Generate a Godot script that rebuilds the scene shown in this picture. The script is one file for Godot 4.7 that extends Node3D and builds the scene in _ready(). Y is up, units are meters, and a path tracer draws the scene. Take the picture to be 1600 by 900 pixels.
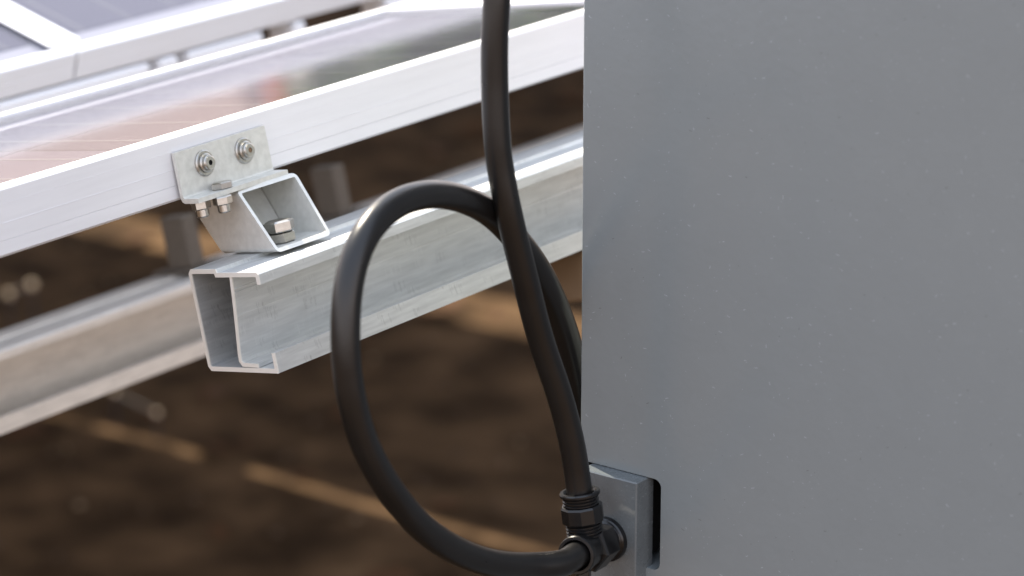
extends Node3D
# World axes: +X runs along the mounting rails (away from the viewer, to the right), -Z runs down the slope of the near panel, Y is up.

const TILT := deg_to_rad(13.5)          # slope of the near panels
const FAR_TILT := deg_to_rad(14.5)      # slope of the facing panels
const EDGE := Vector3(1.23065, 1.4793, -1.14602)   # upper back corner of the near rail at its cut end
const NEAR_DEEP := 0.238
const FAR_DEEP := 0.30                  # the facing modules are narrower
const DEEP := 0.46                      # module size up the slope
var M := {}
var used := {}
var rng := RandomNumberGenerator.new()


# ---------------------------------------------------------------- helpers
func numbered(called: String, parent: Node) -> String:
	var key := str(parent.get_instance_id()) + called
	var n: int = used.get(key, 0)
	used[key] = n + 1
	return called if n == 0 else "%s_%03d" % [called, n]


func tag(o: Node, label: String, category: String, group := "") -> Node:
	o.set_meta("label", label)
	o.set_meta("category", category)
	if group:
		o.set_meta("group", group)
	return o


func thing(called: String, label: String, category: String, where: Transform3D, group := "") -> Node3D:
	var o := Node3D.new()
	o.name = numbered(called, self)
	o.transform = where
	add_child(o, true)
	tag(o, label, category, group)
	return o


func put(called: String, mesh: Mesh, mat: Material, parent: Node, where := Transform3D.IDENTITY) -> MeshInstance3D:
	var o := MeshInstance3D.new()
	o.name = numbered(called, parent)
	o.mesh = mesh
	o.material_override = mat
	o.transform = where
	parent.add_child(o, true)
	return o


func copy(o: Node3D, where: Transform3D, label := "", group := "") -> Node3D:
	var c: Node3D = o.duplicate()
	c.name = numbered(String(o.name).rstrip("0123456789").rstrip("_"), self)
	add_child(c, true)
	c.transform = where
	if label:
		c.set_meta("label", label)
	if group:
		c.set_meta("group", group)
	return c


func begin() -> SurfaceTool:
	var st := SurfaceTool.new()
	st.begin(Mesh.PRIMITIVE_TRIANGLES)
	return st


func tri3(st: SurfaceTool, a: Vector3, b: Vector3, c: Vector3, na: Vector3, nb: Vector3, nc: Vector3) -> void:
	if (b - a).cross(c - a).dot(na + nb + nc) > 0.0:
		var t := b; b = c; c = t
		t = nb; nb = nc; nc = t
	st.set_normal(na); st.add_vertex(a)
	st.set_normal(nb); st.add_vertex(b)
	st.set_normal(nc); st.add_vertex(c)


func quad(st: SurfaceTool, a: Vector3, b: Vector3, c: Vector3, d: Vector3, out: Vector3) -> void:
	var n := (b - a).cross(c - a)
	if n.length_squared() < 1e-18:
		n = (c - a).cross(d - a)
	n = n.normalized()
	if n.dot(out) < 0.0:
		n = -n
	tri3(st, a, b, c, n, n, n)
	tri3(st, a, c, d, n, n, n)


func area(poly: PackedVector2Array) -> float:
	var s := 0.0
	for i in poly.size():
		s += poly[i].cross(poly[(i + 1) % poly.size()])
	return s / 2.0


# polygon in (z, y), swept along x from x0 to x1; skew slants the start cut by x += skew * z
func extrude(st: SurfaceTool, poly: PackedVector2Array, x0: float, x1: float, skew := 0.0, end_skew := 0.0, caps := true) -> void:
	if area(poly) < 0.0:
		poly.reverse()
	var n := poly.size()
	for i in n:
		var p := poly[i]
		var q := poly[(i + 1) % n]
		var e := (q - p)
		if e.length() < 1e-7:
			continue
		var nn := Vector3(0, -e.x, e.y).normalized()
		quad(st, Vector3(x0 + skew * p.x, p.y, p.x), Vector3(x0 + skew * q.x, q.y, q.x), Vector3(x1 + end_skew * q.x, q.y, q.x), Vector3(x1 + end_skew * p.x, p.y, p.x), nn)
	var ids := Geometry2D.triangulate_polygon(poly)
	for i in range(0, ids.size(), 3):
		for end in ([0, 1] if caps else []):
			var v := []
			for k in 3:
				var p := poly[ids[i + k]]
				v.append(Vector3(x1 + end_skew * p.x if end else x0 + skew * p.x, p.y, p.x))
			var nn := Vector3(1 if end else -1, 0, 0)
			tri3(st, v[0], v[1], v[2], nn, nn, nn)


# a wall of thickness t along an open line
func strip(line: Array, t: float) -> PackedVector2Array:
	var left := PackedVector2Array()
	var right := PackedVector2Array()
	for i in line.size():
		var p: Vector2 = line[i]
		var d0: Vector2 = (p - line[i - 1]).normalized() if i > 0 else (line[i + 1] - p).normalized()
		var d1: Vector2 = (line[i + 1] - p).normalized() if i < line.size() - 1 else d0
		var n0 := Vector2(-d0.y, d0.x)
		var n1 := Vector2(-d1.y, d1.x)
		var m := (n0 + n1).normalized()
		var k := t / 2.0 / maxf(m.dot(n0), 0.35)
		left.append(p + m * k)
		right.append(p - m * k)
	right.reverse()
	left.append_array(right)
	return left


# a box with chamfered edges
func chamfer_box(st: SurfaceTool, lo: Vector3, hi: Vector3, r: float) -> void:
	var c := (lo + hi) / 2.0
	var h := (hi - lo) / 2.0
	var ax := [Vector3.RIGHT, Vector3.UP, Vector3.BACK]
	for a in 3:
		var u: int = (a + 1) % 3
		var w: int = (a + 2) % 3
		for s in [-1.0, 1.0]:
			var o: Vector3 = c + ax[a] * h[a] * s
			var du: Vector3 = ax[u] * (h[u] - r)
			var dw: Vector3 = ax[w] * (h[w] - r)
			quad(st, o - du - dw, o + du - dw, o + du + dw, o - du + dw, ax[a] * s)
			for q in [-1.0, 1.0]:      # edge between +-a and +-u, running along w
				var e0: Vector3 = c + ax[a] * h[a] * s + ax[u] * (h[u] - r) * q
				var e1: Vector3 = c + ax[a] * (h[a] - r) * s + ax[u] * h[u] * q
				quad(st, e0 - dw, e0 + dw, e1 + dw, e1 - dw, ax[a] * s + ax[u] * q)
	for sx in [-1.0, 1.0]:
		for sy in [-1.0, 1.0]:
			for sz in [-1.0, 1.0]:
				var s := Vector3(sx, sy, sz)
				var p := c + Vector3(h.x * sx, (h.y - r) * sy, (h.z - r) * sz)
				var q := c + Vector3((h.x - r) * sx, h.y * sy, (h.z - r) * sz)
				var t := c + Vector3((h.x - r) * sx, (h.y - r) * sy, h.z * sz)
				var n := s.normalized()
				tri3(st, p, q, t, n, n, n)


func box(lo: Vector3, hi: Vector3, r := 0.0006) -> ArrayMesh:
	var st := begin()
	chamfer_box(st, lo, hi, r)
	return st.commit()


# profile of Vector2(radius, height) turned about +Y; smooth around, facets when sides are few
func lathe(st: SurfaceTool, prof: Array, sides: int, flat := false, at := Transform3D.IDENTITY, phase := 0.0) -> void:
	for i in prof.size() - 1:
		var p: Vector2 = prof[i]
		var q: Vector2 = prof[i + 1]
		var dn := Vector2(q.y - p.y, -(q.x - p.x)).normalized()
		for k in sides:
			var a0 := TAU * k / sides + phase
			var a1 := TAU * (k + 1) / sides + phase
			var am := (a0 + a1) / 2.0
			var d0 := Vector3(cos(a0), 0, sin(a0))
			var d1 := Vector3(cos(a1), 0, sin(a1))
			var dm := Vector3(cos(am), 0, sin(am))
			var n0 := (dm if flat else d0) * dn.x + Vector3.UP * dn.y
			var n1 := (dm if flat else d1) * dn.x + Vector3.UP * dn.y
			var v := [d0 * p.x + Vector3.UP * p.y, d1 * p.x + Vector3.UP * p.y, d1 * q.x + Vector3.UP * q.y, d0 * q.x + Vector3.UP * q.y]
			for j in 4:
				v[j] = at * v[j]
			n0 = at.basis * n0
			n1 = at.basis * n1
			if p.x > 1e-7:
				tri3(st, v[0], v[1], v[2], n0, n1, n1)
			if q.x > 1e-7:
				tri3(st, v[0], v[2], v[3], n0, n1, n0)


func turned(prof: Array, sides: int, flat := false, phase := 0.0) -> ArrayMesh:
	var st := begin()
	lathe(st, prof, sides, flat, Transform3D.IDENTITY, phase)
	return st.commit()


func along(at: Vector3, axis: Vector3) -> Transform3D:      # +Y of the part turned to axis
	axis = axis.normalized()
	var side := Vector3.UP.cross(axis)
	if side.length() < 0.01:
		side = Vector3.RIGHT if axis.y > 0 else Vector3.LEFT
	side = side.normalized()
	return Transform3D(Basis(side, axis, side.cross(axis)), at)


func tube(points: Array, radius: float, sides := 28, step := 0.004) -> ArrayMesh:
	var curve := Curve3D.new()
	curve.bake_interval = 0.002
	for i in points.size():
		var a: Vector3 = points[maxi(i - 1, 0)]
		var b: Vector3 = points[mini(i + 1, points.size() - 1)]
		var d := (b - a).normalized()
		curve.add_point(points[i], -d * points[i].distance_to(a) / 3.0, d * points[i].distance_to(b) / 3.0)
	var n := int(curve.get_baked_length() / step) + 1
	var rows := []
	var side := Vector3.FORWARD
	for i in n + 1:
		var s := curve.get_baked_length() * i / n
		var p := curve.sample_baked(s, true)
		var d := (curve.sample_baked(minf(s + 0.003, curve.get_baked_length()), true) - curve.sample_baked(maxf(s - 0.003, 0), true)).normalized()
		side = (side - d * side.dot(d)).normalized()
		var up := d.cross(side)
		var row := []
		for k in sides + 1:
			var a := TAU * k / sides
			var nn := side * cos(a) + up * sin(a)
			row.append([p + nn * radius, nn])
		rows.append(row)
	var st := begin()
	for i in n:
		for k in sides:
			var a: Array = rows[i][k]
			var b: Array = rows[i][k + 1]
			var c: Array = rows[i + 1][k + 1]
			var d: Array = rows[i + 1][k]
			tri3(st, a[0], b[0], c[0], a[1], b[1], c[1])
			tri3(st, a[0], c[0], d[0], a[1], c[1], d[1])
	return st.commit()


func noise_tex(seed_: int, freq: float, lo: Color, hi: Color, size := 512, kind := FastNoiseLite.TYPE_SIMPLEX_SMOOTH, oct := 4, stretch := 1.0) -> ImageTexture:
	var f := FastNoiseLite.new()
	f.seed = seed_
	f.noise_type = kind
	f.frequency = freq
	f.fractal_octaves = oct
	var im: Image = f.get_seamless_image(size, size)
	im.convert(Image.FORMAT_RGB8)
	var ramp := []
	for k in 256:
		ramp.append(lo.lerp(hi, k / 255.0))
	for y in size:
		for x in size:
			im.set_pixel(x, y, ramp[int(im.get_pixel(x, y).r * 255.0)])
	return ImageTexture.create_from_image(im)


func mat(albedo: Color, rough: float, metal := 0.0, spec := 0.5) -> StandardMaterial3D:
	var m := StandardMaterial3D.new()
	m.albedo_color = albedo
	m.roughness = rough
	m.metallic = metal
	m.metallic_specular = spec
	return m


func triplanar(m: StandardMaterial3D, scale_: Vector3) -> StandardMaterial3D:
	m.uv1_triplanar = true
	m.uv1_scale = scale_
	return m


func lin(r: float, g: float, b: float) -> Color:
	return Color(r, g, b).linear_to_srgb()


func materials() -> void:
	var streak := noise_tex(3, 0.014, Color(0.89, 0.89, 0.89), Color(1, 1, 1), 512)
	var streak_rough := noise_tex(5, 0.02, Color(0.8, 0.8, 0.8), Color(1, 1, 1), 512)
	var mottle := noise_tex(9, 0.012, Color(0.91, 0.91, 0.905), Color(1, 1, 1), 512, FastNoiseLite.TYPE_SIMPLEX_SMOOTH, 5)
	var cloud := noise_tex(11, 0.02, Color(0.5, 0.5, 0.5), Color(1, 1, 1), 512)
	# mill-finish aluminium of the rails: streaks run along x
	var m := mat(Color(0.88, 0.888, 0.885), 0.58, 0.66)
	m.albedo_texture = streak
	m.roughness_texture = streak_rough
	var marks: Image = streak.get_image()
	rng.seed = 303
	for k in 46:      # clusters of short scuffs across the extrusion
		var cx := rng.randi_range(0, 511)
		var cy := rng.randi_range(0, 511)
		var pale := rng.randf() < 0.6
		for j in rng.randi_range(2, 7):
			var tall := rng.randi_range(25, 110)
			var x0 := cx + j * rng.randi_range(2, 4)
			for q in tall:
				var x := posmod(x0 + int(q * 0.03), 512)
				var y := posmod(cy + q + j * 5, 512)
				var was := marks.get_pixel(x, y)
				marks.set_pixel(x, y, was.lerp(Color(1, 1, 1), 0.55) if pale else was.darkened(0.07))
	m.albedo_texture = ImageTexture.create_from_image(marks)
	M.rail = triplanar(m, Vector3(3.2, 30, 30))
	m = m.duplicate()
	m.albedo_color = Color(0.86, 0.84, 0.81)
	m.metallic = 0.35
	M.old_rail = m
	# anodised frame
	m = mat(Color(0.92, 0.92, 0.93), 0.55, 0.25)
	m.albedo_texture = noise_tex(4, 0.02, Color(0.975, 0.975, 0.975), Color(1, 1, 1), 256)
	M.frame = triplanar(m, Vector3(2, 25, 25))
	# galvanised bracket
	m = mat(Color(0.87, 0.87, 0.85), 0.55, 0.35)
	m.albedo_texture = mottle
	m.roughness_texture = cloud
	M.galv = triplanar(m, Vector3(22, 22, 22))
	m = mat(Color(0.74, 0.73, 0.71), 0.3, 1.0)
	m.albedo_texture = mottle
	M.steel = triplanar(m, Vector3(60, 60, 60))
	M.cut = mat(Color(0.90, 0.89, 0.86), 0.6, 0.2)
	m = mat(lin(0.13, 0.11, 0.09), 0.7, 0.1)
	m.albedo_texture = mottle
	M.dull = triplanar(m, Vector3(22, 22, 22))
	M.greyframe = mat(Color(0.95, 0.96, 0.98), 0.5, 0.0)
	# painted cabinet: fine orange peel, tiny pale specks and faint scuffs
	m = mat(lin(0.425, 0.478, 0.497), 0.36, 0.0, 0.5)
	m.albedo_texture = specks(1024, 21, 420, Color(0.99, 0.99, 0.99), Color(1, 1, 1))
	m.normal_enabled = true
	m.normal_scale = 0.03
	m.normal_texture = peel(512, 31)
	m.roughness_texture = noise_tex(12, 0.02, Color(0.93, 0.93, 0.93), Color(1, 1, 1), 256)
	m.roughness = 0.24
	M.paint = triplanar(m, Vector3(4.2, 4.2, 4.2))
	m = mat(lin(0.31, 0.35, 0.37), 0.34, 0.0, 0.5)
	m.albedo_texture = specks(512, 22, 160, Color(0.86, 0.86, 0.86), Color(1, 1, 1))
	m.roughness_texture = cloud
	M.block = triplanar(m, Vector3(9, 9, 9))
	M.dark = mat(lin(0.012, 0.012, 0.012), 0.8)
	# cable sheath
	m = mat(lin(0.020, 0.0188, 0.0185), 0.37, 0.0, 0.5)
	m.albedo_texture = specks(512, 41, 60, Color(0.8, 0.79, 0.78), Color(1, 1, 1))
	m.roughness_texture = noise_tex(43, 0.03, Color(0.7, 0.7, 0.7), Color(1, 1, 1), 256)
	M.cable = triplanar(m, Vector3(7, 7, 7))
	M.nylon = mat(lin(0.006, 0.006, 0.0065), 0.27, 0.0, 0.5)
	# solar module
	m = mat(Color(1, 1, 1, 0.02), 0.05)
	m.transparency = BaseMaterial3D.TRANSPARENCY_ALPHA
	M.glass = m
	M.sheet = mat(lin(0.20, 0.20, 0.26), 0.6)
	M.cells = []
	for k in 4:
		M.cells.append(mat(lin(0.024 + 0.010 * k, 0.019 + 0.010 * k, 0.040 + 0.014 * k), 0.6, 0.0, 0.15))
	M.busbar = mat(lin(0.09, 0.09, 0.11), 0.6)
	# ground
	m = mat(lin(0.225, 0.142, 0.078), 0.95, 0.0, 0.2)
	m.albedo_texture = noise_tex(51, 0.01, Color(0.4, 0.385, 0.37), Color(1, 1, 1), 1024, FastNoiseLite.TYPE_SIMPLEX_SMOOTH, 6)
	m.uv1_world_triplanar = true
	M.soil = triplanar(m, Vector3(0.45, 0.45, 0.45))
	M.soilstone = mat(lin(0.10, 0.065, 0.04), 0.9)
	M.stone = mat(lin(0.26, 0.19, 0.12), 0.9)
	M.leaf = mat(lin(0.12, 0.055, 0.022), 0.9)
	M.leaf.vertex_color_use_as_albedo = false
	M.brown = mat(lin(0.2, 0.13, 0.075), 0.7)
	M.bark = mat(lin(0.12, 0.09, 0.06), 0.9)
	M.crown = mat(lin(0.11, 0.19, 0.05), 0.8)
	M.crown.backlight_enabled = true
	M.crown.backlight = Color(0.45, 0.6, 0.2)
	M.plaster = mat(lin(0.86, 0.74, 0.68), 0.9)
	M.orange = mat(lin(0.75, 0.20, 0.08), 0.6)
	M.tile = mat(lin(0.27, 0.19, 0.165), 0.85)


func specks(size: int, seed_: int, count: int, lo: Color, hi: Color) -> ImageTexture:
	var t := noise_tex(seed_, 0.006, lo, hi, size)
	var im: Image = t.get_image()
	rng.seed = seed_
	for i in count:
		var p := Vector2(rng.randf() * size, rng.randf() * size)
		var dark := rng.randf() < 0.12
		var long := rng.randf() < 0.35
		var dir := Vector2.RIGHT.rotated(rng.randf_range(-0.5, 0.5) + (PI / 2 if rng.randf() < 0.25 else 0.0))
		var steps := rng.randi_range(3, 9) if long else 1
		for s in steps:
			for o in ([Vector2.ZERO, Vector2.RIGHT] if not long else [Vector2.ZERO]):
				var q: Vector2 = p + dir * s + o
				var x := posmod(int(q.x), size)
				var y := posmod(int(q.y), size)
				var c := im.get_pixel(x, y)
				im.set_pixel(x, y, c.darkened(0.35) if dark else Color(1, 1, 1))
	# keep room above the paint's own tone for the pale specks: scale everything else down
	for y in size:
		for x in size:
			var c := im.get_pixel(x, y)
			if c.r < 1.0:
				im.set_pixel(x, y, Color(c.r * 0.73, c.g * 0.73, c.b * 0.73))
	return ImageTexture.create_from_image(im)


func peel(size: int, seed_: int) -> ImageTexture:
	var f := FastNoiseLite.new()
	f.seed = seed_
	f.frequency = 0.06
	f.fractal_octaves = 3
	var im: Image = f.get_seamless_image(size, size)
	im.convert(Image.FORMAT_RGBA8)
	im.bump_map_to_normal_map(6.0)
	return ImageTexture.create_from_image(im)


# ---------------------------------------------------------------- things
func slope(at: Vector3, angle: float) -> Transform3D:
	return Transform3D(Basis(Vector3.RIGHT, angle), at)


var line := {}      # rail profile, shared by all rails

func rail(called: String, label: String, where: Transform3D, length: float, skew: float, group := "", metal: Material = null) -> Node3D:
	metal = metal if metal else M.rail
	var t := thing(called, label, "mounting rail", where, group)
	# (z, y) walls of an open C with a tube behind it
	var outer := [Vector2(0.0668, -0.0095), Vector2(0.0668, -0.0042), Vector2(0.0662, -0.0036), Vector2(0.0272, -0.0038), Vector2(0.0266, -0.0016), Vector2(0.0032, -0.0016), Vector2(0.0014, -0.0034), Vector2(0.0014, -0.0590), Vector2(0.0030, -0.0608), Vector2(0.0668, -0.0608), Vector2(0.0668, -0.0500)]
	var web := [Vector2(0.0410, -0.0049), Vector2(0.0396, -0.0150), Vector2(0.0381, -0.0245), Vector2(0.0364, -0.0343), Vector2(0.0334, -0.0510), Vector2(0.0330, -0.0555), Vector2(0.0350, -0.0577), Vector2(0.0500, -0.0581)]
	var st := begin()
	extrude(st, strip(outer, 0.0026), 0, length, skew)
	put("outer_channel", st.commit(), metal, t)
	st = begin()      # the sawn end, bright bare metal a hair proud of the walls
	extrude(st, strip(outer, 0.0027), -0.0006, 0.0004, skew, skew)
	extrude(st, strip(web, 0.0023), -0.0004, 0.0006, skew, skew)
	put("cut_end", st.commit(), M.cut, t)
	st = begin()
	extrude(st, strip(web, 0.0022), 0.0004, length - 0.001, skew)
	put("inner_web", st.commit(), metal, t)
	# low ribs of the extrusion
	for r in [[0.0405, -0.0125], [0.0402, -0.0147], [0.0378, -0.0285], [0.0352, -0.0400], [0.0348, -0.0420]]:
		st = begin()
		var z: float = r[0]
		var y: float = r[1]
		extrude(st, PackedVector2Array([Vector2(z - 0.002, y - 0.0006), Vector2(z + 0.0012, y - 0.0003), Vector2(z + 0.0012, y + 0.0003), Vector2(z - 0.002, y + 0.0006)]), 0.0008, length - 0.002, skew)
		put("rib", st.commit(), metal, t)
	return t


func solar_module(called: String, label: String, where: Transform3D, width: float, detailed: bool, group := "", deep := DEEP, frame: Material = null) -> Node3D:
	var t := thing(called, label, "solar panel", where, group)
	var bars: Material = frame if frame else M.frame
	var front := [Vector2(-0.024, 0.0009), Vector2(-0.0018, 0.0009), Vector2(-0.0009, 0.0018), Vector2(-0.0009, 0.0082), Vector2(-0.0020, 0.0086), Vector2(-0.0020, 0.0094), Vector2(-0.0009, 0.0098), Vector2(-0.0009, 0.0180), Vector2(-0.0021, 0.0185), Vector2(-0.0009, 0.0190), Vector2(-0.0009, 0.0285), Vector2(-0.0022, 0.0290), Vector2(-0.0009, 0.0296), Vector2(-0.0009, 0.0362), Vector2(-0.0018, 0.0371), Vector2(-0.011, 0.0371)]
	var poly := strip(front, 0.0018)
	var st := begin()
	extrude(st, poly, 0, width)
	put("frame_bar", st.commit(), bars, t)
	var back := PackedVector2Array()
	for p in poly:
		back.append(Vector2(-deep - p.x, p.y))
	st = begin()
	extrude(st, back, 0, width)
	put("frame_bar", st.commit(), bars, t)
	for s in 2:      # side bars run between the front and the back one
		st = begin()
		extrude(st, poly, 0.0112, deep - 0.0112)
		var turn := Basis(Vector3(0, 0, -1), Vector3.UP, Vector3(-1, 0, 0)) if s == 0 else Basis(Vector3(0, 0, -1), Vector3.UP, Vector3(1, 0, 0))
		put("frame_bar", st.commit(), bars, t, Transform3D(turn, Vector3(0.0 if s == 0 else width, 0, 0)))
	put("backsheet", box(Vector3(0.002, 0.0300, -deep + 0.002), Vector3(width - 0.002, 0.0312, -0.002), 0.0002), M.sheet, t)
	st = begin()
	quad(st, Vector3(0.0105, 0.0362, -0.0105), Vector3(width - 0.0105, 0.0362, -0.0105), Vector3(width - 0.0105, 0.0362, -deep + 0.0105), Vector3(0.0105, 0.0362, -deep + 0.0105), Vector3.UP)
	put("glass", st.commit(), M.glass, t)
	var nx := 6
	var rows := 3 if deep > 0.4 else 2
	var px := (width - 0.026) / nx
	var pz := (deep - 0.064) / rows
	if not detailed:
		put("cell_sheet", box(Vector3(0.026, 0.0316, -deep + 0.034), Vector3(width - 0.026, 0.0322, -0.034), 0.0002), M.cells[1], t)
		return t
	var cell := box(Vector3(-px / 2 + 0.0012, 0.0316, -pz / 2 + 0.0012), Vector3(px / 2 - 0.0012, 0.0322, pz / 2 - 0.0012), 0.0002)
	for i in nx:
		for j in rows:
			put("cell", cell, M.cells[rng.randi_range(0, 3)], t, Transform3D(Basis.IDENTITY, Vector3(0.013 + px * (i + 0.5), 0, -0.032 - pz * (j + 0.5))))
		for k in 3:
			var x := 0.013 + px * (i + (k + 0.5) / 3.0)
			put("busbar", box(Vector3(x - 0.0009, 0.0323, -deep + 0.034), Vector3(x + 0.0009, 0.0326, -0.034), 0.0001), M.busbar, t)
	return t


func ring_tube(st: SurfaceTool, map: Callable, w: float, h: float, t: float, r: float) -> void:
	# a folded-sheet tube: rounded rectangle w x h, sheet t; map(u, v, end) places it
	var outer := []
	var inner := []
	for k in 4:
		var cx: float = [w - r, r, r, w - r][k]
		var cy: float = [h - r, h - r, r, r][k]
		for s in 5:
			var a := PI / 2 * (k + s / 4.0)
			outer.append(Vector2(cx + r * cos(a), cy + r * sin(a)))
			var ri := maxf(r - t, 0.0005)
			var kx: float = [w - t - ri, t + ri, t + ri, w - t - ri][k]
			var ky: float = [h - t - ri, h - t - ri, t + ri, t + ri][k]
			inner.append(Vector2(kx + ri * cos(a), ky + ri * sin(a)))
	var n := outer.size()
	var mid: Vector3 = map.call(w / 2, h / 2, 0.5)
	for i in n:
		var j := (i + 1) % n
		var o: Vector2 = outer[i]
		var p: Vector2 = outer[j]
		var q: Vector2 = inner[i]
		var s: Vector2 = inner[j]
		var a: Vector3 = map.call(o.x, o.y, 0.0)
		var b: Vector3 = map.call(p.x, p.y, 0.0)
		var c: Vector3 = map.call(p.x, p.y, 1.0)
		var d: Vector3 = map.call(o.x, o.y, 1.0)
		var e: Vector3 = map.call(q.x, q.y, 0.0)
		var f: Vector3 = map.call(s.x, s.y, 0.0)
		var g: Vector3 = map.call(s.x, s.y, 1.0)
		var l: Vector3 = map.call(q.x, q.y, 1.0)
		quad(st, a, b, c, d, (a + b + c + d) / 4.0 - mid)
		quad(st, e, f, g, l, mid - (e + f + g + l) / 4.0)
		quad(st, a, b, f, e, Vector3.BACK)
		quad(st, d, c, g, l, Vector3.FORWARD)


func bolt(called: String, parent: Node, at: Vector3, axis: Vector3, socket: bool) -> MeshInstance3D:
	# washer, spring washer and a button head, axis pointing out of the plate
	var o := put(called, turned([Vector2(0, 0.0016), Vector2(0.0072, 0.0016), Vector2(0.0079, 0.0011), Vector2(0.0079, 0.0)], 28), M.steel, parent, along(at, axis))
	put("spring_washer", turned([Vector2(0.0052, 0.0014), Vector2(0.0058, 0.0019), Vector2(0.0058, 0.0026), Vector2(0.0050, 0.0031), Vector2(0.0040, 0.0031)], 24), M.steel, o)
	put("head", turned([Vector2(0.0016, 0.0056), Vector2(0.0036, 0.0056), Vector2(0.0043, 0.0053), Vector2(0.0046, 0.0046), Vector2(0.0046, 0.0030)], 24), M.steel, o)
	put("socket", turned([Vector2(0, 0.0042 if socket else 0.0052), Vector2(0.0017, 0.0042 if socket else 0.0052), Vector2(0.0017, 0.0056)], 6), M.dark if socket else M.brown, o)
	return o


func hex_nut(called: String, parent: Node, at: Vector3, axis: Vector3, r: float, h: float, turn := 0.0) -> MeshInstance3D:
	return put(called, turned([Vector2(0, h), Vector2(r * 0.80, h), Vector2(r, h * 0.86), Vector2(r, h * 0.12), Vector2(r * 0.9, 0), Vector2(0, 0)], 6, true, turn), M.steel, parent, along(at, axis))


func bracket(label: String, where: Transform3D, metal: Material) -> Node3D:
	var t := thing("mounting_bracket", label, "bracket", where)
	# angle: a plate on the frame's face and a flange under it
	var st := begin()
	var ang := [Vector2(0.0182, 0.0393), Vector2(0.0042, 0.0393), Vector2(0.0026, 0.0399), Vector2(0.0018, 0.0416), Vector2(0.0018, 0.0684)]
	extrude(st, strip(ang, 0.0028), 0.0056, 0.0862, -0.22, -0.25)
	put("angle_plate", st.commit(), metal, t)
	bolt("bolt", t, Vector3(0.0278, 0.0575, 0.0032), Vector3(0, 0, 1), true)
	bolt("bolt", t, Vector3(0.0632, 0.0575, 0.0032), Vector3(0, 0, 1), false)
	hex_nut("bolt_head", t, Vector3(0.0315, 0.0407, 0.0104), Vector3.UP, 0.0068, 0.0042, 0.35)
	for p in [Vector3(0.0112, 0.0379, 0.0102), Vector3(0.0214, 0.0379, 0.0182)]:
		var nut := hex_nut("nut", t, p, Vector3.DOWN, 0.0058, 0.0052, 0.2)
		put("bolt_end", turned([Vector2(0, 0.0098), Vector2(0.0032, 0.0098), Vector2(0.0039, 0.0090), Vector2(0.0039, 0.0050)], 18), M.steel, nut)
	# folded box, its front edge slanting back towards the top
	var placed := func(u: float, v: float, e: float) -> Vector3:
		var s := v / 0.0378
		return Vector3(0.028 + u * (1.0 + 0.10 * s) + 0.0075 * s + 0.0085 * e, 0.0002 + v, 0.0470 - 0.0300 * s + 0.06 * u - 0.052 * e)
	st = begin()
	ring_tube(st, placed, 0.0462, 0.0378, 0.0022, 0.0032)
	put("box_section", st.commit(), metal, t)
	# plate that closes the box at the back
	st = begin()
	for e in [[0.72, 1.0], [0.76, -1.0]]:
		quad(st, placed.call(0.0027, 0.0027, e[0]), placed.call(0.0435, 0.0027, e[0]), placed.call(0.0435, 0.0351, e[0]), placed.call(0.0027, 0.0351, e[0]), Vector3.BACK * e[1])
	put("back_plate", st.commit(), metal, t)
	var big := hex_nut("large_nut", t, Vector3(0.0490, 0.0026, 0.0325), Vector3.UP, 0.0088, 0.0066, 0.1)
	put("large_bolt_head", turned([Vector2(0, 0.0134), Vector2(0.0078, 0.0134), Vector2(0.0096, 0.0124), Vector2(0.0096, 0.0074), Vector2(0.0088, 0.0066)], 6, true, 0.55), M.steel, big)
	return t


func strut(label: String, where: Transform3D) -> void:
	var t := thing("rail_stub", label, "rail stub", where)
	put("base_plate", box(Vector3(-0.018, 0.0, 0.002), Vector3(0.022, 0.003, 0.060), 0.0006), M.dull, t)
	put("upright", box(Vector3(-0.012, 0.0032, 0.018), Vector3(0.004, 0.046, 0.044), 0.001), M.dull, t)


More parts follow.
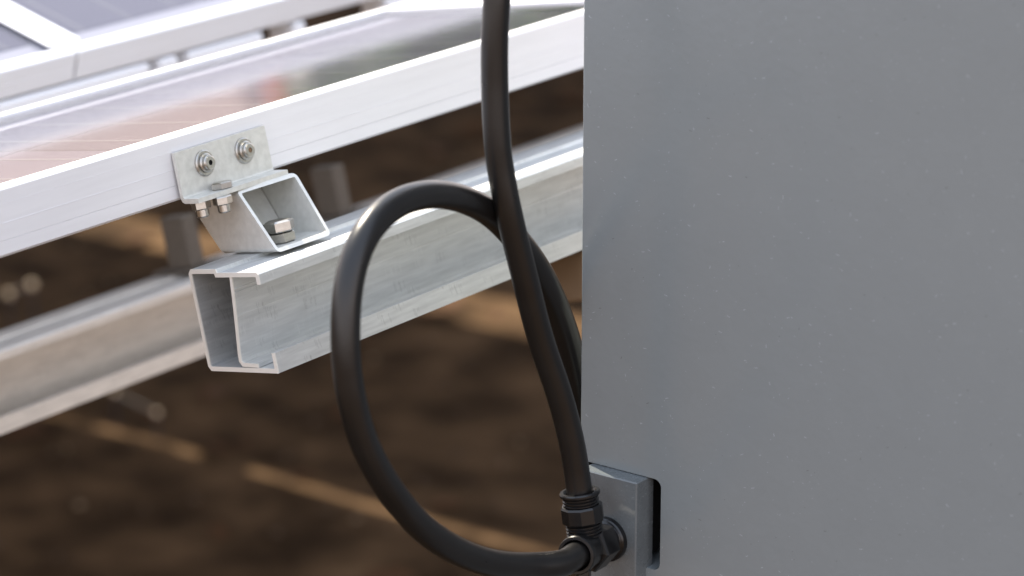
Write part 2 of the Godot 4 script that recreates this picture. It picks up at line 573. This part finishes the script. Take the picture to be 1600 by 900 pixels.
func cabinet() -> Node3D:
	var x := 1.3419
	var z0 := -0.9414
	var z1 := -0.12
	var y0 := 0.12
	var y1 := 2.06
	var back := x + 0.34
	var t := thing("electrical_cabinet", "dark grey painted steel cabinet with a cutout low in its front", "cabinet", Transform3D(Basis.IDENTITY, Vector3.ZERO))
	# front sheet: outline in (z, y) with a notch for the connection block, rounded at its inner corners
	var zc := -0.8838
	var top := 1.3716
	var bot := 1.3147
	var r := 0.0048
	var pts := PackedVector2Array([Vector2(z0 + 0.0013, y0), Vector2(z1, y0), Vector2(z1, y1), Vector2(z0 + 0.0013, y1), Vector2(z0 + 0.0013, top)])
	for s in 6:
		var a := PI / 2 * (1.0 - s / 5.0)
		pts.append(Vector2(zc - r + r * cos(a), top - r + r * sin(a)))
	for s in 6:
		var a := -PI / 2 * s / 5.0
		pts.append(Vector2(zc - r + r * cos(a), bot + r + r * sin(a)))
	pts.append(Vector2(z0 + 0.0013, bot))
	var st := begin()
	extrude(st, pts, x, x + 0.002)
	put("front_sheet", st.commit(), M.paint, t)
	# folded left edge and side, above and below the notch
	for span in [[y0, bot], [top, y1]]:
		st = begin()
		var ring := []
		for s in 7:
			var a := PI / 2 * s / 6.0
			ring.append(Vector2(x + 0.0013 - 0.0013 * cos(a), z0 + 0.0013 - 0.0013 * sin(a)))
		for s in 6:
			var p: Vector2 = ring[s]
			var q: Vector2 = ring[s + 1]
			var np := (p - Vector2(x + 0.0013, z0 + 0.0013)).normalized()
			var nq := (q - Vector2(x + 0.0013, z0 + 0.0013)).normalized()
			var v := [Vector3(p.x, span[0], p.y), Vector3(q.x, span[0], q.y), Vector3(q.x, span[1], q.y), Vector3(p.x, span[1], p.y)]
			tri3(st, v[0], v[1], v[2], Vector3(np.x, 0, np.y), Vector3(nq.x, 0, nq.y), Vector3(nq.x, 0, nq.y))
			tri3(st, v[0], v[2], v[3], Vector3(np.x, 0, np.y), Vector3(nq.x, 0, nq.y), Vector3(np.x, 0, np.y))
		chamfer_box(st, Vector3(x + 0.0013, span[0], z0), Vector3(back, span[1], z0 + 0.002), 0.0002)
		put("side_panel", st.commit(), M.paint, t)
	st = begin()
	chamfer_box(st, Vector3(x + 0.06, bot, z0), Vector3(back, top, z0 + 0.002), 0.0002)
	put("side_panel", st.commit(), M.paint, t)
	put("side_panel", box(Vector3(x + 0.0021, y0, z1 - 0.002), Vector3(back, y1, z1)), M.paint, t)
	put("back_panel", box(Vector3(back, y0, z0), Vector3(back + 0.002, y1, z1)), M.paint, t)
	put("base_plate", box(Vector3(x + 0.0021, y0, z0 + 0.0021), Vector3(back - 0.0001, y0 + 0.002, z1 - 0.0021)), M.paint, t)
	put("roof", box(Vector3(x - 0.02, y1, z0 - 0.02), Vector3(back + 0.02, y1 + 0.03, z1 + 0.02), 0.004), M.paint, t)
	put("plinth", box(Vector3(x + 0.01, 0.0, z0 + 0.01), Vector3(back - 0.01, y0, z1 - 0.01), 0.003), M.dark, t)
	# sill under the notch
	put("sill", box(Vector3(x + 0.0021, bot - 0.003, z0 + 0.0022), Vector3(x + 0.055, bot - 0.0002, zc + 0.004), 0.0003), M.paint, t)
	# connection block that stands through the notch
	put("connection_block", box(Vector3(1.3309, 1.296, -0.9330), Vector3(1.3490, 1.3746 - 0.0035, -0.8935), 0.0007), M.block, t)
	put("connection_block", box(Vector3(1.3494, 1.318, -0.9330), Vector3(1.40, 1.369, -0.899), 0.0007), M.dark, t)
	return t


func gland() -> Node3D:
	var face := Vector3(1.3308, 1.3322, -0.9128)
	var collar := Vector3(1.2790, 1.3416, -0.9002)
	var axis := (collar - face).normalized()
	var t := thing("cable_gland", "black plastic tee fitting with threaded cable gland bolted to grey connection block", "cable gland", Transform3D(Basis.IDENTITY, face))
	put("flange", turned([Vector2(0.0085, 0.0062), Vector2(0.0112, 0.0060), Vector2(0.0122, 0.0048), Vector2(0.0128, 0.0044), Vector2(0.0134, 0.0034), Vector2(0.0134, 0.0002)], 40), M.nylon, t, along(Vector3.ZERO, Vector3(-1, 0, 0)))
	put("neck", turned([Vector2(0.0086, 0.002), Vector2(0.0086, 0.0085), Vector2(0.0104, 0.0090), Vector2(0.0104, 0.0130), Vector2(0.0098, 0.0136)], 32), M.nylon, t, along(Vector3.ZERO, axis))
	put("hexagon_body", turned([Vector2(0.009, 0.0132), Vector2(0.0128, 0.0140), Vector2(0.0138, 0.0158), Vector2(0.0138, 0.0340), Vector2(0.0128, 0.0356), Vector2(0.008, 0.0362)], 6, true, 0.1), M.nylon, t, along(Vector3.ZERO, axis))
	put("collar", turned([Vector2(0.0096, 0.035), Vector2(0.0104, 0.0362), Vector2(0.0104, 0.0470), Vector2(0.0110, 0.0476), Vector2(0.0113, 0.0488), Vector2(0.0113, 0.0520), Vector2(0.0108, 0.0530), Vector2(0.0092, 0.0530), Vector2(0.0082, 0.0510), Vector2(0.0080, 0.043)], 40), M.nylon, t, along(Vector3.ZERO, axis))
	# clamp lug under the collar
	put("clamp_lug", box(Vector3(-0.0035, 0.0485, -0.004), Vector3(0.0035, 0.0525, 0.004), 0.0006), M.nylon, t, along(Vector3(0, -0.0118, 0.005), axis))
	# the upright gland
	var foot := Vector3(1.3002, 1.3372, -0.9066) - face
	var up := (Vector3(1.3000, 1.3724, -0.9122) - face - foot).normalized()
	var base := along(foot, up) * Transform3D(Basis.from_scale(Vector3(1, 0.95, 1)), Vector3.ZERO)
	put("stem", turned([Vector2(0.0112, -0.003), Vector2(0.0112, 0.0060), Vector2(0.0100, 0.0068)], 36), M.nylon, t, base)
	var prof := []
	for k in 5:
		var y := 0.0068 + k * 0.0021
		prof.append_array([Vector2(0.0098, y), Vector2(0.0107, y + 0.0007), Vector2(0.0107, y + 0.0012), Vector2(0.0098, y + 0.0019)])
	put("thread", turned(prof, 36), M.nylon, t, base)
	put("clamping_nut", turned([Vector2(0.0098, 0.0172), Vector2(0.0116, 0.0175), Vector2(0.0124, 0.0186), Vector2(0.0124, 0.0272), Vector2(0.0116, 0.0284), Vector2(0.0102, 0.0287)], 10, true, 0.1), M.nylon, t, base)
	prof = []
	for k in 3:
		var y := 0.0285 + k * 0.0020
		prof.append_array([Vector2(0.0097, y), Vector2(0.0106, y + 0.0006), Vector2(0.0106, y + 0.0011), Vector2(0.0097, y + 0.0018)])
	put("thread", turned(prof, 36), M.nylon, t, base)
	put("mouth_ring", turned([Vector2(0.0097, 0.0343), Vector2(0.0116, 0.0346), Vector2(0.0118, 0.0352), Vector2(0.0118, 0.0362), Vector2(0.0112, 0.0370), Vector2(0.0095, 0.0370), Vector2(0.0083, 0.0355), Vector2(0.0083, 0.030)], 40), M.nylon, t, base)
	return t


func anchor(label: String, a: Vector3, b: Vector3, r: float) -> void:
	var t := thing("ground_anchor", label, "ground anchor", Transform3D.IDENTITY)
	put("bar", tube([a, (a + b) / 2.0, b], r * 0.45, 12, 0.02), M.barmat, t)
	var ball := turned([Vector2(0, r), Vector2(r * 0.5, r * 0.87), Vector2(r * 0.87, r * 0.5), Vector2(r, 0.0), Vector2(r * 0.87, -r * 0.5), Vector2(r * 0.5, -r * 0.87), Vector2(0, -r)], 16)
	for p in [a, b]:
		put("end_cap", ball, M.chrome, t, Transform3D(Basis.IDENTITY, p))
		put("pin", tube([Vector3(p.x, 0, p.z), Vector3(p.x, p.y / 2, p.z), p], r * 0.4, 10, 0.02), M.barmat, t)


func litter() -> void:
	rng.seed = 77
	for kind in 3:
		var st := begin()
		if kind == 0:
			for k in 6:      # a curled dry leaf
				var a0 := TAU * k / 6.0
				var a1 := TAU * (k + 1) / 6.0
				quad(st, Vector3(0, 0.004, 0), Vector3(cos(a0) * 0.04, 0.012 * absf(sin(a0)), sin(a0) * 0.022), Vector3(cos(a1) * 0.04, 0.012 * absf(sin(a1)), sin(a1) * 0.022), Vector3(0, 0.004, 0), Vector3.UP)
		else:
			lathe(st, [Vector2(0, 0.018), Vector2(0.012, 0.014), Vector2(0.018, 0.006), Vector2(0.014, -0.002)], 7, true)
		var mm := MultiMesh.new()
		mm.transform_format = MultiMesh.TRANSFORM_3D
		mm.mesh = st.commit()
		mm.instance_count = [200, 1200, 260][kind]
		for k in mm.instance_count:
			var s := rng.randf_range(0.5, 1.5) if kind == 0 else rng.randf_range(0.15, 0.6)
			var b := Basis.from_euler(Vector3(rng.randf_range(-0.3, 0.3), rng.randf() * TAU, rng.randf_range(-0.3, 0.3))).scaled(Vector3(s, s * rng.randf_range(0.6, 1.0), s))
			mm.set_instance_transform(k, Transform3D(b, Vector3(rng.randf_range(2.8, 7.5), 0.001, rng.randf_range(-6.4, -2.1))))
		var o := MultiMeshInstance3D.new()
		o.name = ["leaf_litter", "gravel", "pale_gravel"][kind]
		o.multimesh = mm
		o.material_override = [M.leaf, M.soilstone, M.stone][kind]
		o.set_meta("kind", "stuff")
		tag(o, ["dry brown leaves scattered on the shaded soil", "brown gravel scattered on the shaded soil", "pale gravel scattered on the soil under the panels"][kind], ["leaves", "gravel", "gravel"][kind])
		add_child(o)


func house() -> void:
	var t := thing("house", "pale plastered barn with low faded pink roof beyond the trees", "house", Transform3D(Basis(Vector3.UP, deg_to_rad(-53.55)), Vector3(95.3, 0, -104.9)))
	put("wall", box(Vector3(-11, 0, -8.5), Vector3(10, 2.4, 4), 0.02), M.plaster, t)
	var st := begin()
	extrude(st, PackedVector2Array([Vector2(-14, 2.4), Vector2(4.6, 2.4), Vector2(-4.7, 6.0)]), -11.5, 10.5)
	put("roof", st.commit(), M.tile, t)
	for i in 4:
		var w := put("window", box(Vector3(-0.7, 0, -0.03), Vector3(0.7, 1.1, 0.06), 0.01), M.sheet, t, Transform3D(Basis.IDENTITY, Vector3(-8.4 + i * 3.6, 0.9, 4.0)))
		put("pane", box(Vector3(-0.6, 0.1, 0.0), Vector3(0.6, 1.0, 0.08), 0.01), M.dark, w)
	put("door", box(Vector3(6.2, 0.0, 4.0), Vector3(7.2, 2.1, 4.07), 0.01), M.brown, t)


func tree(at: Vector3, h: float, label: String, seed_: int) -> void:
	rng.seed = seed_
	var t := thing("tree", label, "tree", Transform3D(Basis.IDENTITY, at), "")
	put("trunk", turned([Vector2(h * 0.03, 0), Vector2(h * 0.022, h * 0.3), Vector2(h * 0.008, h * 0.8)], 10), M.bark, t)
	foliage(t, h, 0.15, 3500, seed_)


func foliage(t: Node3D, h: float, wide: float, count: int, seed_: int) -> void:
	rng.seed = seed_ + 100
	var leaf := begin()
	quad(leaf, Vector3(-0.09, 0, -0.05), Vector3(0.09, 0.02, -0.05), Vector3(0.09, 0, 0.05), Vector3(-0.09, 0.02, 0.05), Vector3.UP)
	var mm := MultiMesh.new()
	mm.transform_format = MultiMesh.TRANSFORM_3D
	mm.mesh = leaf.commit()
	mm.instance_count = count
	var clumps := []
	for k in 26:
		clumps.append(Vector3(rng.randfn(0, wide), rng.randf_range(0.3, 0.95), rng.randfn(0, wide)) * h)
	for k in mm.instance_count:
		var c: Vector3 = clumps[k % 26]
		var d := Vector3(rng.randfn(), rng.randfn(), rng.randfn()) * h * wide * 0.43
		mm.set_instance_transform(k, Transform3D(Basis.from_euler(Vector3(rng.randf() * TAU, rng.randf() * TAU, 0)).scaled(Vector3.ONE * rng.randf_range(0.8, 1.6)), c + d))
	var o := MultiMeshInstance3D.new()
	o.name = "crown"
	o.multimesh = mm
	o.material_override = M.crown
	o.set_meta("kind", "stuff")
	t.add_child(o)


# ---------------------------------------------------------------- the scene
func _ready() -> void:
	rng.seed = 7
	var cam := Camera3D.new()
	cam.name = "camera"
	cam.position = Vector3(0, 2.0, 0)
	cam.rotation = Vector3(deg_to_rad(-17.68), deg_to_rad(-53.55), 0)
	cam.near = 0.05
	cam.far = 2000.0
	var lens := CameraAttributesPhysical.new()
	lens.frustum_focal_length = 123.8
	lens.frustum_focus_distance = 1.735
	lens.exposure_aperture = 7.6
	lens.frustum_near = 0.05
	lens.frustum_far = 2000.0
	cam.attributes = lens
	cam.fov = 11.07
	add_child(cam)
	cam.current = true

	var env := Environment.new()
	var sky := Sky.new()
	var air := ProceduralSkyMaterial.new()
	air.sky_top_color = Color(0.67, 0.71, 0.78)
	air.sky_horizon_color = Color(0.95, 0.885, 0.845)
	air.sky_curve = 0.2
	air.ground_bottom_color = Color(0.35, 0.30, 0.25)
	air.ground_horizon_color = Color(0.6, 0.57, 0.53)
	air.sky_energy_multiplier = 1.26
	air.ground_energy_multiplier = 0.5
	sky.sky_material = air
	env.background_mode = Environment.BG_SKY
	env.sky = sky
	env.tonemap_mode = Environment.TONE_MAPPER_LINEAR
	env.tonemap_exposure = 1.92
	env.sdfgi_enabled = true
	env.ssao_enabled = true
	env.ssil_enabled = true
	var we := WorldEnvironment.new()
	we.name = "environment"
	we.environment = env
	add_child(we)
	var sun := DirectionalLight3D.new()
	sun.name = "sun"
	sun.light_energy = 1.6
	sun.light_color = Color(1.0, 0.95, 0.87)
	sun.light_angular_distance = 0.5
	sun.shadow_enabled = true
	add_child(sun)
	sun.look_at_from_position(Vector3(0.35, 1.0, -1.0) * 50.0, Vector3.ZERO)

	materials()
	M.barmat = mat(lin(0.018, 0.017, 0.026), 0.5)
	M.chrome = mat(lin(0.8, 0.66, 0.48), 0.5, 0.0)

	# ground
	var gm := PlaneMesh.new()
	gm.size = Vector2(1200, 1200)
	var g := put("ground", gm, M.soil, self)
	g.set_meta("kind", "structure")
	g.set_meta("label", "bare brown soil in the shade under the solar panels")

	# near and facing rows of modules
	var near := slope(EDGE, -TILT)
	var n0 := near * Transform3D(Basis(Vector3.RIGHT, deg_to_rad(4.0)), Vector3(0, 0.0400, -0.0024))
	for i in 4:
		var x: float = [-0.272, 0.73, 1.732, 2.734][i] - EDGE.x
		solar_module("solar_panel", ["solar panel at the left end of the near row", "near solar panel with the bracket bolted to its white frame", "near solar panel behind the grey cabinet", "solar panel at the far end of the near row"][i], n0 * Transform3D(Basis.IDENTITY, Vector3(x, 0, 0)), 1.0, i == 1 or i == 2, "", NEAR_DEEP)
	# facing row: its low front edge stands just behind the near row's low edge
	var f0 := Transform3D(Basis(Vector3.RIGHT, FAR_TILT) * Basis.from_scale(Vector3(1, 0.66, 1)), Vector3(0, 1.4738 - 0.025 * cos(FAR_TILT), -1.6115 - 0.025 * sin(FAR_TILT)))
	for i in 4:
		var x: float = [-0.395, 0.610, 1.6155, 2.6205][i]
		solar_module("solar_panel", ["facing solar panel furthest left in the second row", "facing solar panel left of the white seam at the upper left", "facing solar panel right of the white seam at the upper left", "facing solar panel at the far end of the second row"][i], f0 * Transform3D(Basis.IDENTITY, Vector3(x, 0, 0)), 1.003, i == 1 or i == 2, "", FAR_DEEP, M.greyframe)
	var seam := thing("seam_strip", "white cover strip over the seam between two facing solar panels", "cover strip", f0 * Transform3D(Basis.IDENTITY, Vector3(1.614, 0.0381, 0)))
	put("strip", box(Vector3(-0.0165, 0, -FAR_DEEP + 0.012), Vector3(0.0165, 0.0032, -0.0135), 0.0012), M.greyframe, seam)
	put("screw", turned([Vector2(0, 0.0052), Vector2(0.003, 0.0050), Vector2(0.0045, 0.0032)], 16), M.steel, seam, Transform3D(Basis.IDENTITY, Vector3(0, 0, -0.03)))
	# pale clamp blocks carry the facing row's low edge; between them one looks into the dark gap
	var spans := [[1.36, 1.700], [1.711, 1.733], [1.745, 1.838], [1.877, 1.893], [2.002, 2.40]]
	for k in 5:
		var p: Array = spans[k]
		var clamp := thing("clamp_block", ["long pale clamp block under the facing row, furthest left", "tiny pale clamp block between two dark gaps at the left", "pale clamp block left of the short dark gap", "small pale clamp block right of the short dark gap", "long pale clamp block right of the long dark gap"][k], "clamp", Transform3D(Basis.IDENTITY, Vector3(p[0], 1.420, -1.616)))
		put("body", box(Vector3(0, 0, -0.03), Vector3(p[1] - p[0], 0.0275, 0.0), 0.002), M.greyframe, clamp)
		put("lip", box(Vector3(0, 0.0, 0.0003), Vector3(p[1] - p[0], 0.006, 0.006), 0.001), M.greyframe, clamp)
	# rows further back, edge to edge; they shade the ground that shows under the near rail
	var ridge := f0 * Vector3(0, 0.038, -FAR_DEEP)
	var proto: Node3D = null
	var z := ridge.z - 0.004
	var y := ridge.y - 0.058
	for row in 16:
		var down := row % 2 == 0
		var ang := deg_to_rad(-4.0 if down else 4.0)
		for i in 12:
			var x: float = [-0.517, 0.389, 1.295, 2.201, 3.107, 4.0470, 5.14, 6.045, 6.950, 7.855, 8.760, 9.665][i]
			var w := Transform3D(Basis(Vector3.RIGHT, ang), Vector3(x + 0.355, y, z))
			if proto == null:
				proto = solar_module("solar_panel", "solar panel in the rows behind the facing row", w, 0.9035, false, "solar panels in the rows behind")
			else:
				copy(proto, w)
		z -= DEEP * cos(deg_to_rad(4.0)) + 0.003
		y -= DEEP * sin(deg_to_rad(4.0)) * (1.0 if down else -1.0)

	# rails
	rail("mounting_rail", "aluminium mounting rail with open cut end under the bracket", near, 3.2, -0.20)
	rail("mounting_rail", "blurred aluminium mounting rail behind and below the near rail", slope(Vector3(0.6, 1.2708, -1.6148), -TILT), 3.6, 0.0, "", M.old_rail)
	for k in 3:
		rail("mounting_rail", "mounting rail under the rows of panels further back", slope(Vector3(1.25, 1.38, -4.00 - 0.905 * k), 0.0), 4.0, 0.0, "mounting rails under the rows behind")
	bracket("galvanised bracket bolted to the white panel frame above the rail's cut end", near, M.galv)
	strut("weathered upright stub on the rear rail left of the near bracket", slope(Vector3(1.706, 1.2712, -1.6148), -TILT))
	strut("weathered upright stub on the rear rail between near bracket and cable loop", slope(Vector3(1.895, 1.2712, -1.6148), -TILT))

	cabinet()
	gland()
	var a := [Vector3(1.268, 1.9, -0.947), Vector3(1.2620, 1.6821, -0.9424), Vector3(1.2600, 1.6616, -0.9409), Vector3(1.2580, 1.6408, -0.9408), Vector3(1.2570, 1.6159, -0.9401), Vector3(1.2560, 1.5846, -0.9377), Vector3(1.2570, 1.5666, -0.9358), Vector3(1.2600, 1.5410, -0.9320), Vector3(1.2690, 1.5051, -0.9285), Vector3(1.2790, 1.4677, -0.9250), Vector3(1.2900, 1.4308, -0.9192), Vector3(1.2960, 1.4026, -0.9151), Vector3(1.2995, 1.3786, -0.9129), Vector3(1.3000, 1.3613, -0.9104)]
	tag(put("cable", tube(a, 0.0075), M.cable, self), "black cable hanging straight down from above into the upright gland", "cable")
	var b := [Vector3(1.2930, 1.3390, -0.9037), Vector3(1.2790, 1.3416, -0.9003), Vector3(1.2672, 1.3412, -0.9005), Vector3(1.2437, 1.3459, -0.9070), Vector3(1.2198, 1.3543, -0.9098), Vector3(1.1965, 1.3662, -0.9120), Vector3(1.1735, 1.3821, -0.9140), Vector3(1.1540, 1.3999, -0.9160), Vector3(1.1378, 1.4200, -0.9180), Vector3(1.1246, 1.4409, -0.9200), Vector3(1.1169, 1.4588, -0.9220), Vector3(1.1116, 1.4811, -0.9240), Vector3(1.1104, 1.5020, -0.9260), Vector3(1.1129, 1.5217, -0.9280), Vector3(1.1183, 1.5389, -0.9300), Vector3(1.1278, 1.5533, -0.9320), Vector3(1.1410, 1.5629, -0.9340), Vector3(1.1584, 1.5684, -0.9360), Vector3(1.1792, 1.5696, -0.9380), Vector3(1.2048, 1.5655, -0.9400), Vector3(1.2330, 1.5556, -0.9431), Vector3(1.2603, 1.5411, -0.9462), Vector3(1.2853, 1.5223, -0.9493), Vector3(1.3110, 1.4980, -0.9524), Vector3(1.3324, 1.4727, -0.9556), Vector3(1.3511, 1.4444, -0.9587), Vector3(1.3656, 1.4158, -0.9618), Vector3(1.3763, 1.3877, -0.9649), Vector3(1.3852, 1.3554, -0.9680), Vector3(1.395, 1.29, -0.972), Vector3(1.40, 1.0, -0.975), Vector3(1.40, 0.3, -0.975), Vector3(1.43, 0.05, -0.985)]
	tag(put("cable", tube(b, 0.0077), M.cable, self), "black cable bent in a wide loop from the side of the fitting", "cable")

	# clamp foot under the near rail, beside the cabinet's edge
	var foot := thing("clamp_bracket", "brown folded clamp bracket under the near rail beside the cabinet's left edge", "bracket", near * Transform3D(Basis.IDENTITY, Vector3(0.292, -0.0632, 0.045)))
	var st := begin()
	ring_tube(st, func(u: float, v: float, e: float) -> Vector3: return Vector3(u + 0.006 * (v / 0.034 - 1.0), v - 0.034, 0.02 - 0.05 * e), 0.06, 0.034, 0.0025, 0.004)
	put("folded_sheet", st.commit(), M.brown, foot)
	st = begin()
	quad(st, Vector3(0.0, -0.031, -0.012), Vector3(0.054, -0.031, -0.012), Vector3(0.057, -0.003, -0.012), Vector3(0.003, -0.003, -0.012), Vector3.BACK)
	put("back_plate", st.commit(), M.brown, foot)
	litter()
	# beyond the array: what the tilted glass mirrors
	tree(Vector3(43.3, 0, -36.7), 5.2, "leafy green tree beyond the array, left of the three", 5)
	tree(Vector3(44.6, 0, -35.6), 4.6, "leafy green tree beyond the array, middle of the three", 6)
	tree(Vector3(45.6, 0, -34.2), 5.4, "leafy green tree beyond the array, right of the three", 8)
	var shrub := thing("shrub", "narrow green shrub beside the orange marker post beyond the array", "shrub", Transform3D(Basis.IDENTITY, Vector3(35.0, 0, -31.2)))
	put("stem", turned([Vector2(0.05, 0), Vector2(0.03, 2.6)], 8), M.bark, shrub)
	foliage(shrub, 3.4, 0.085, 1400, 9)
	var post := thing("marker_post", "orange marker post standing beyond the array", "post", Transform3D(Basis.IDENTITY, Vector3(34.3, 0, -31.8)))
	put("pole", turned([Vector2(0.2, 0), Vector2(0.2, 3.1), Vector2(0.12, 3.2), Vector2(0, 3.2)], 16), M.orange, post)
	put("foot", turned([Vector2(0.45, 0), Vector2(0.45, 0.08), Vector2(0.2, 0.14)], 16), M.dark, post)
	house()

	anchor("dark bar with two small bright ends on the ground below the rear rail", Vector3(3.8844, 0.0698, -3.8193), Vector3(3.8789, 0.0541, -3.7062), 0.0055)
	anchor("brown bar with two bright ends under the panel at the far left", Vector3(3.9283, 0.195, -4.142), Vector3(3.938, 0.2228, -4.0875), 0.0085)
